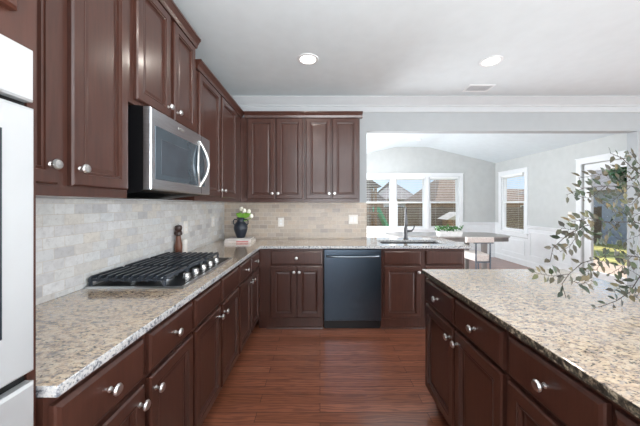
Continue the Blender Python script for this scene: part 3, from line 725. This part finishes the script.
def branch(pix, label, twigs, nl):
    pts = [Vector((BVX, BVY, CT1+.10))] + [at(*p) for p in pix]
    r = thing('leafy_branch', label, 'branch', tuple(pts[0]), 'leafy branches in the island vase')
    m = MB(); n = len(pts)
    m.tube(pts, [.0023-.0014*i/(n-1) for i in range(n)], 6)
    L = MB()
    def deck(poly, cnt, t0):
        seg = [(poly[i+1]-poly[i]).length for i in range(len(poly)-1)]; tot = sum(seg)
        for k in range(cnt):
            s = tot*(t0+(1-t0)*(k+.5*lr.random())/max(1, cnt-.5)); i = 0
            while i < len(seg)-1 and s > seg[i]: s -= seg[i]; i += 1
            t = (poly[i+1]-poly[i]).normalized(); p = poly[i]+t*min(s, seg[i])
            side = t.cross(Vector((0, -1, .35))).normalized()*(1 if k % 2 else -1)
            d = t*lr.uniform(.3, .9)+side*lr.uniform(.5, 1)+Vector((lr.uniform(-.3, .3), lr.uniform(-.6, .4), lr.uniform(-.25, .25)))
            p2 = p+d.normalized()*.008; m.tube([p, p2], .0008, 4)
            leaf(L, p2, d, Vector((lr.uniform(-.5, .5), -1, lr.uniform(-.2, .8))), lr.uniform(.027, .041), lr.uniform(.0065, .0095))
    deck(pts[1:], int(nl*1.8), .05)
    for tw in twigs:
        tp = [at(*p) for p in tw[0]]; m.tube(tp, [.0013]+[.0008]*(len(tp)-1), 5); deck(tp, int(tw[1]*1.75), .15)
    m.build('twigs', TWIG, r, True); L.build('leaves', LEAF, r, open_=True)
branch([(655, 185, 1.20), (632, 168, 1.18), (622, 158, 1.16), (610, 153, 1.15)], 'branch reaching highest, tip pointing up beside the door casing',
       [([(632, 168, 1.18), (612, 172, 1.14), (592, 176, 1.12), (578, 178, 1.12)], 9), ([(640, 176, 1.18), (626, 182, 1.15), (608, 178, 1.13)], 7), ([(645, 172, 1.2), (636, 160, 1.2), (630, 152, 1.2)], 4)], 9)
branch([(660, 205, 1.20), (632, 186, 1.15), (606, 186, 1.10), (584, 188, 1.06), (566, 195, 1.04)], 'branch spreading across the door glass with olive leaves',
       [([(606, 186, 1.1), (590, 198, 1.07), (574, 196, 1.05)], 7), ([(630, 187, 1.15), (614, 200, 1.12), (600, 204, 1.1)], 7), ([(640, 195, 1.18), (632, 204, 1.14), (620, 210, 1.12)], 6), ([(648, 198, 1.2), (640, 190, 1.17), (630, 178, 1.15), (622, 172, 1.14)], 6), ([(650, 202, 1.2), (642, 212, 1.17), (634, 216, 1.15), (624, 218, 1.14)], 6)], 12)
branch([(662, 230, 1.20), (634, 222, 1.14), (608, 222, 1.10), (584, 226, 1.06), (566, 236, 1.03), (553, 248, 1.02), (550, 262, 1.02)], 'dark branch arching lowest toward the wall panels',
       [([(608, 222, 1.1), (588, 218, 1.07), (572, 222, 1.05)], 8), ([(584, 226, 1.06), (570, 246, 1.04), (560, 252, 1.03)], 6), ([(636, 223, 1.15), (628, 214, 1.12), (612, 212, 1.1)], 6), ([(620, 222, 1.12), (604, 234, 1.1), (590, 240, 1.08)], 7), ([(648, 226, 1.18), (638, 236, 1.16), (626, 240, 1.14), (616, 238, 1.13)], 6), ([(584, 226, 1.06), (572, 230, 1.05), (562, 228, 1.04)], 4)], 16)
branch([(664, 262, 1.20), (632, 256, 1.16), (606, 256, 1.12), (582, 263, 1.08), (569, 274, 1.06), (562, 284, 1.05), (566, 298, 1.05)], 'branch with pale tan leaves hanging over the island top',
       [([(569, 274, 1.06), (552, 276, 1.04), (536, 273, 1.03)], 7), ([(569, 280, 1.06), (582, 284, 1.06), (592, 280, 1.06)], 5), ([(606, 256, 1.12), (596, 270, 1.1), (584, 272, 1.1)], 6), ([(630, 256, 1.16), (616, 248, 1.13), (602, 246, 1.1)], 6), ([(632, 256, 1.16), (620, 268, 1.15), (610, 274, 1.14)], 5)], 14)
branch([(660, 268, 1.17), (640, 276, 1.15), (630, 292, 1.15), (616, 301, 1.15), (602, 306, 1.15), (596, 308, 1.15)], 'green branch drooping almost onto the granite island top',
       [([(634, 285, 1.15), (622, 286, 1.14), (613, 292, 1.14)], 4), ([(640, 276, 1.15), (630, 270, 1.15), (622, 266, 1.14)], 4), ([(652, 270, 1.17), (640, 258, 1.16), (632, 250, 1.15)], 5), ([(640, 276, 1.15), (642, 288, 1.15), (636, 298, 1.14)], 4)], 9)

# ------------------------------------------------------------------ outside
GRASS = plain('lawn_grass', (178, 170, 104), .9, var=.2, scale=3); FEN = shingle_mat('fence_boards', (112, 96, 84), (132, 116, 104))
ROOFB = shingle_mat('brown_shingles', (122, 104, 92), (150, 130, 116)); ROOFG = shingle_mat('grey_shingles', (128, 122, 120), (156, 150, 148)); ROOFD = shingle_mat('dark_shingles', (74, 66, 62), (94, 86, 80))
BRICK = plain('brown_brick', (146, 116, 98), .9, var=.15, scale=12); SIDE = plain('blue_grey_siding', (170, 174, 192), .8); PALE = plain('pale_stucco', (190, 182, 174), .8)
TREE = leaf_mat('tree_leaves', [(0, (58, 92, 52)), (.5, (86, 122, 74)), (1, (126, 150, 100))]); BARK = plain('tree_bark', (88, 74, 64), .9)
SLIDE = plain('green_plastic', (70, 160, 120), .4); PLAYW = plain('playset_timber', (132, 100, 74), .8)
m = MB(); gx = [-30+3*i for i in range(35)]; gy = [-14, -8, -2, 2] + [7+3*j for j in range(25)]
gz = lambda x, y: -.40 - max(0, min(1, (y-13)/6))*2.6*max(0, min(1, 1-(x-14)/6))
V = [[m.v((x, y, gz(x, y))) for y in gy] for x in gx]
for i in range(len(gx)-1):
    for j in range(len(gy)-1): m.face([V[i][j], V[i+1][j], V[i+1][j+1], V[i][j+1]])
o = struct(m.build('ground', GRASS))
struct(MB().box(BR1+.125, 6.9, 3.7, 6.8, -.40, -.03).build('patio_ground', plain('patio_concrete', (206, 180, 160), .8)))
def house(name, label, x0, x1, y0, y1, zb, ze, zr, ridge, wmat, rmat, hip=0):
    r = thing(name, label, 'house', ((x0+x1)/2, (y0+y1)/2, zb), 'neighbouring houses')
    MB().box(x0, x1, y0, y1, zb, ze).build('walls', wmat, r)
    e = .4; m = MB(); xm, ym = (x0+x1)/2, (y0+y1)/2
    b = [(x0-e, y0-e, ze), (x1+e, y0-e, ze), (x1+e, y1+e, ze), (x0-e, y1+e, ze)]
    rr = [(x0-e+hip, ym, zr), (x1+e-hip, ym, zr)] if ridge == 'x' else [(xm, y0-e+hip, zr), (xm, y1+e-hip, zr)]
    v = [m.v(p) for p in b]; a, c = m.v(rr[0]), m.v(rr[1])
    if ridge == 'x': fs = [[v[0], v[1], c, a], [v[2], v[3], a, c], [v[3], v[0], a], [v[1], v[2], c], v[::-1]]
    else: fs = [[v[0], v[1], a], [v[1], v[2], c, a], [v[2], v[3], c], [v[3], v[0], a, c], v[::-1]]
    for f_ in fs: m.face(f_)
    m.build('roof', rmat, r)
    for k in range(3):
        wx = x0+(x1-x0)*(k+.5)/3-.5
        w = MB().box(wx, wx+1, y0-.05, y0-.002, zb+(ze-zb)*.45, zb+(ze-zb)*.85).build('window', WHITE, r)
        MB().box(wx+.08, wx+.92, y0-.06, y0-.051, zb+(ze-zb)*.45+.08, zb+(ze-zb)*.85-.08).build('pane', DGLASS, w)
    return r
house('house', 'neighbouring house with dark roof seen through the slide window', 1.5, 4.7, 20, 27, -3, 1.5, 3.6, 'x', BRICK, ROOFD, 2.2)
house('house', 'grey-roofed house seen through the middle window above the faucet', 7.2, 11.0, 31, 38, -3, 2.0, 4.3, 'x', PALE, ROOFG, 2.6)
house('house', 'brown-roofed house with tall hipped roof behind the herb planter', 9.2, 14.5, 21, 29, -3, 1.5, 4.0, 'x', BRICK, ROOFB, 2.3)
house('house', 'brown-roofed house seen through the single side window', 17, 30, 31, 39, -.5, 1.6, 3.4, 'x', BRICK, ROOFB, 1.0)
house('house', 'blue-grey sided house seen through the glass garden door', 13, 20, 10.0, 17, -.5, 2.0, 4.0, 'y', SIDE, ROOFG, .8)
r = thing('fence', 'brown wooden fence running behind the breakfast room windows', 'fence', (5, 12.0, -.4))
m = MB()
for k in range(13):
    m.box(-4, 12.5, 12.0, 12.025, -.38+k*.125, -.38+k*.125+.118)
m.build('boards', FEN, r)
for k in range(8): MB().box(-4+k*2.35, -3.9+k*2.35, 12.026, 12.12, -.40, 1.28).build('post', FEN, r)
r = thing('garden_shed', 'small pale roofed garden shed in front of the fence', 'shed', (5.6, 11.2, -.4))
MB().box(5.2, 6.0, 10.9, 11.5, -.39, .75).build('walls', BRICK, r)
MB(lambda w, o, z: (o, w, z)).prism([(5.05, .75), (6.15, .75), (5.6, 1.05)], 10.75, 11.65).build('roof', PALE, r)
# playset with slide
r = thing('playset_slide', 'green playground slide on a timber tower outside the window', 'slide', (2.2, 10.3, -.4))
m = MB(); sl = [(2.05, 1.12), (2.2, 1.08), (2.5, .5), (2.75, .05), (2.95, -.12), (3.2, -.16)]
m.loops([[(x, 9.95, z+.16), (x, 9.98, z), (x, 10.52, z), (x, 10.55, z+.16), (x, 10.58, z+.16), (x, 10.55, z-.04), (x, 9.95, z-.04), (x, 9.92, z+.16)] for x, z in sl]); m.build('chute', SLIDE, r)
for x in (1.1, 2.0):
    for y in (9.9, 10.55): MB().box(x, x+.09, y, y+.09, -.39, 2.0).build('post', PLAYW, r)
MB().box(1.05, 2.14, 9.85, 10.69, 1.0, 1.07).build('platform', PLAYW, r)
MB(lambda w, o, z: (o, w, z)).prism([(.95, 2.0), (2.25, 2.0), (1.6, 2.45)], 9.8, 10.75).build('roof', ROOFD, r)
m = MB(); m.box(1.19, 2.0, 9.92, 9.96, 1.38, 1.44)
for k in range(7): m.box(1.22+k*.115, 1.25+k*.115, 9.93, 9.95, 1.07, 1.38)
m.build('railing', PLAYW, r)
def tree(x, y, zb, h, rad, label):
    r = thing('tree', label, 'tree', (x, y, zb), 'garden trees')
    MB().tube([(x, y, zb), (x+.1, y, zb+h*.4), (x, y, zb+h*.7)], [.14, .11, .06], 8).build('trunk', BARK, r, True)
    m = MB(); rn = random.Random(int(x*10+y))
    for k in range(900):
        u = Vector((rn.gauss(0, 1), rn.gauss(0, 1), rn.gauss(0, 1))).normalized()*rad*(rn.random()**.4)
        p = Vector((x, y, zb+h*.68))+Vector((u.x, u.y, u.z*1.15)); a = Vector((rn.uniform(-1, 1), rn.uniform(-1, 1), rn.uniform(-1, 1))).normalized(); b = a.orthogonal().normalized(); s_ = rn.uniform(.10, .2)
        m.face([m.v(tuple(p-a*s_)), m.v(tuple(p+b*s_*.6)), m.v(tuple(p+a*s_)), m.v(tuple(p-b*s_*.6))])
    m.build('crown', TREE, r, open_=True)
tree(11.2, 9.4, -.4, 4.6, .9, 'green tree over the lawn seen through the garden door')
tree(13.6, 8.0, -.4, 4.4, 1.0, 'leafy tree standing beside the blue-grey house')
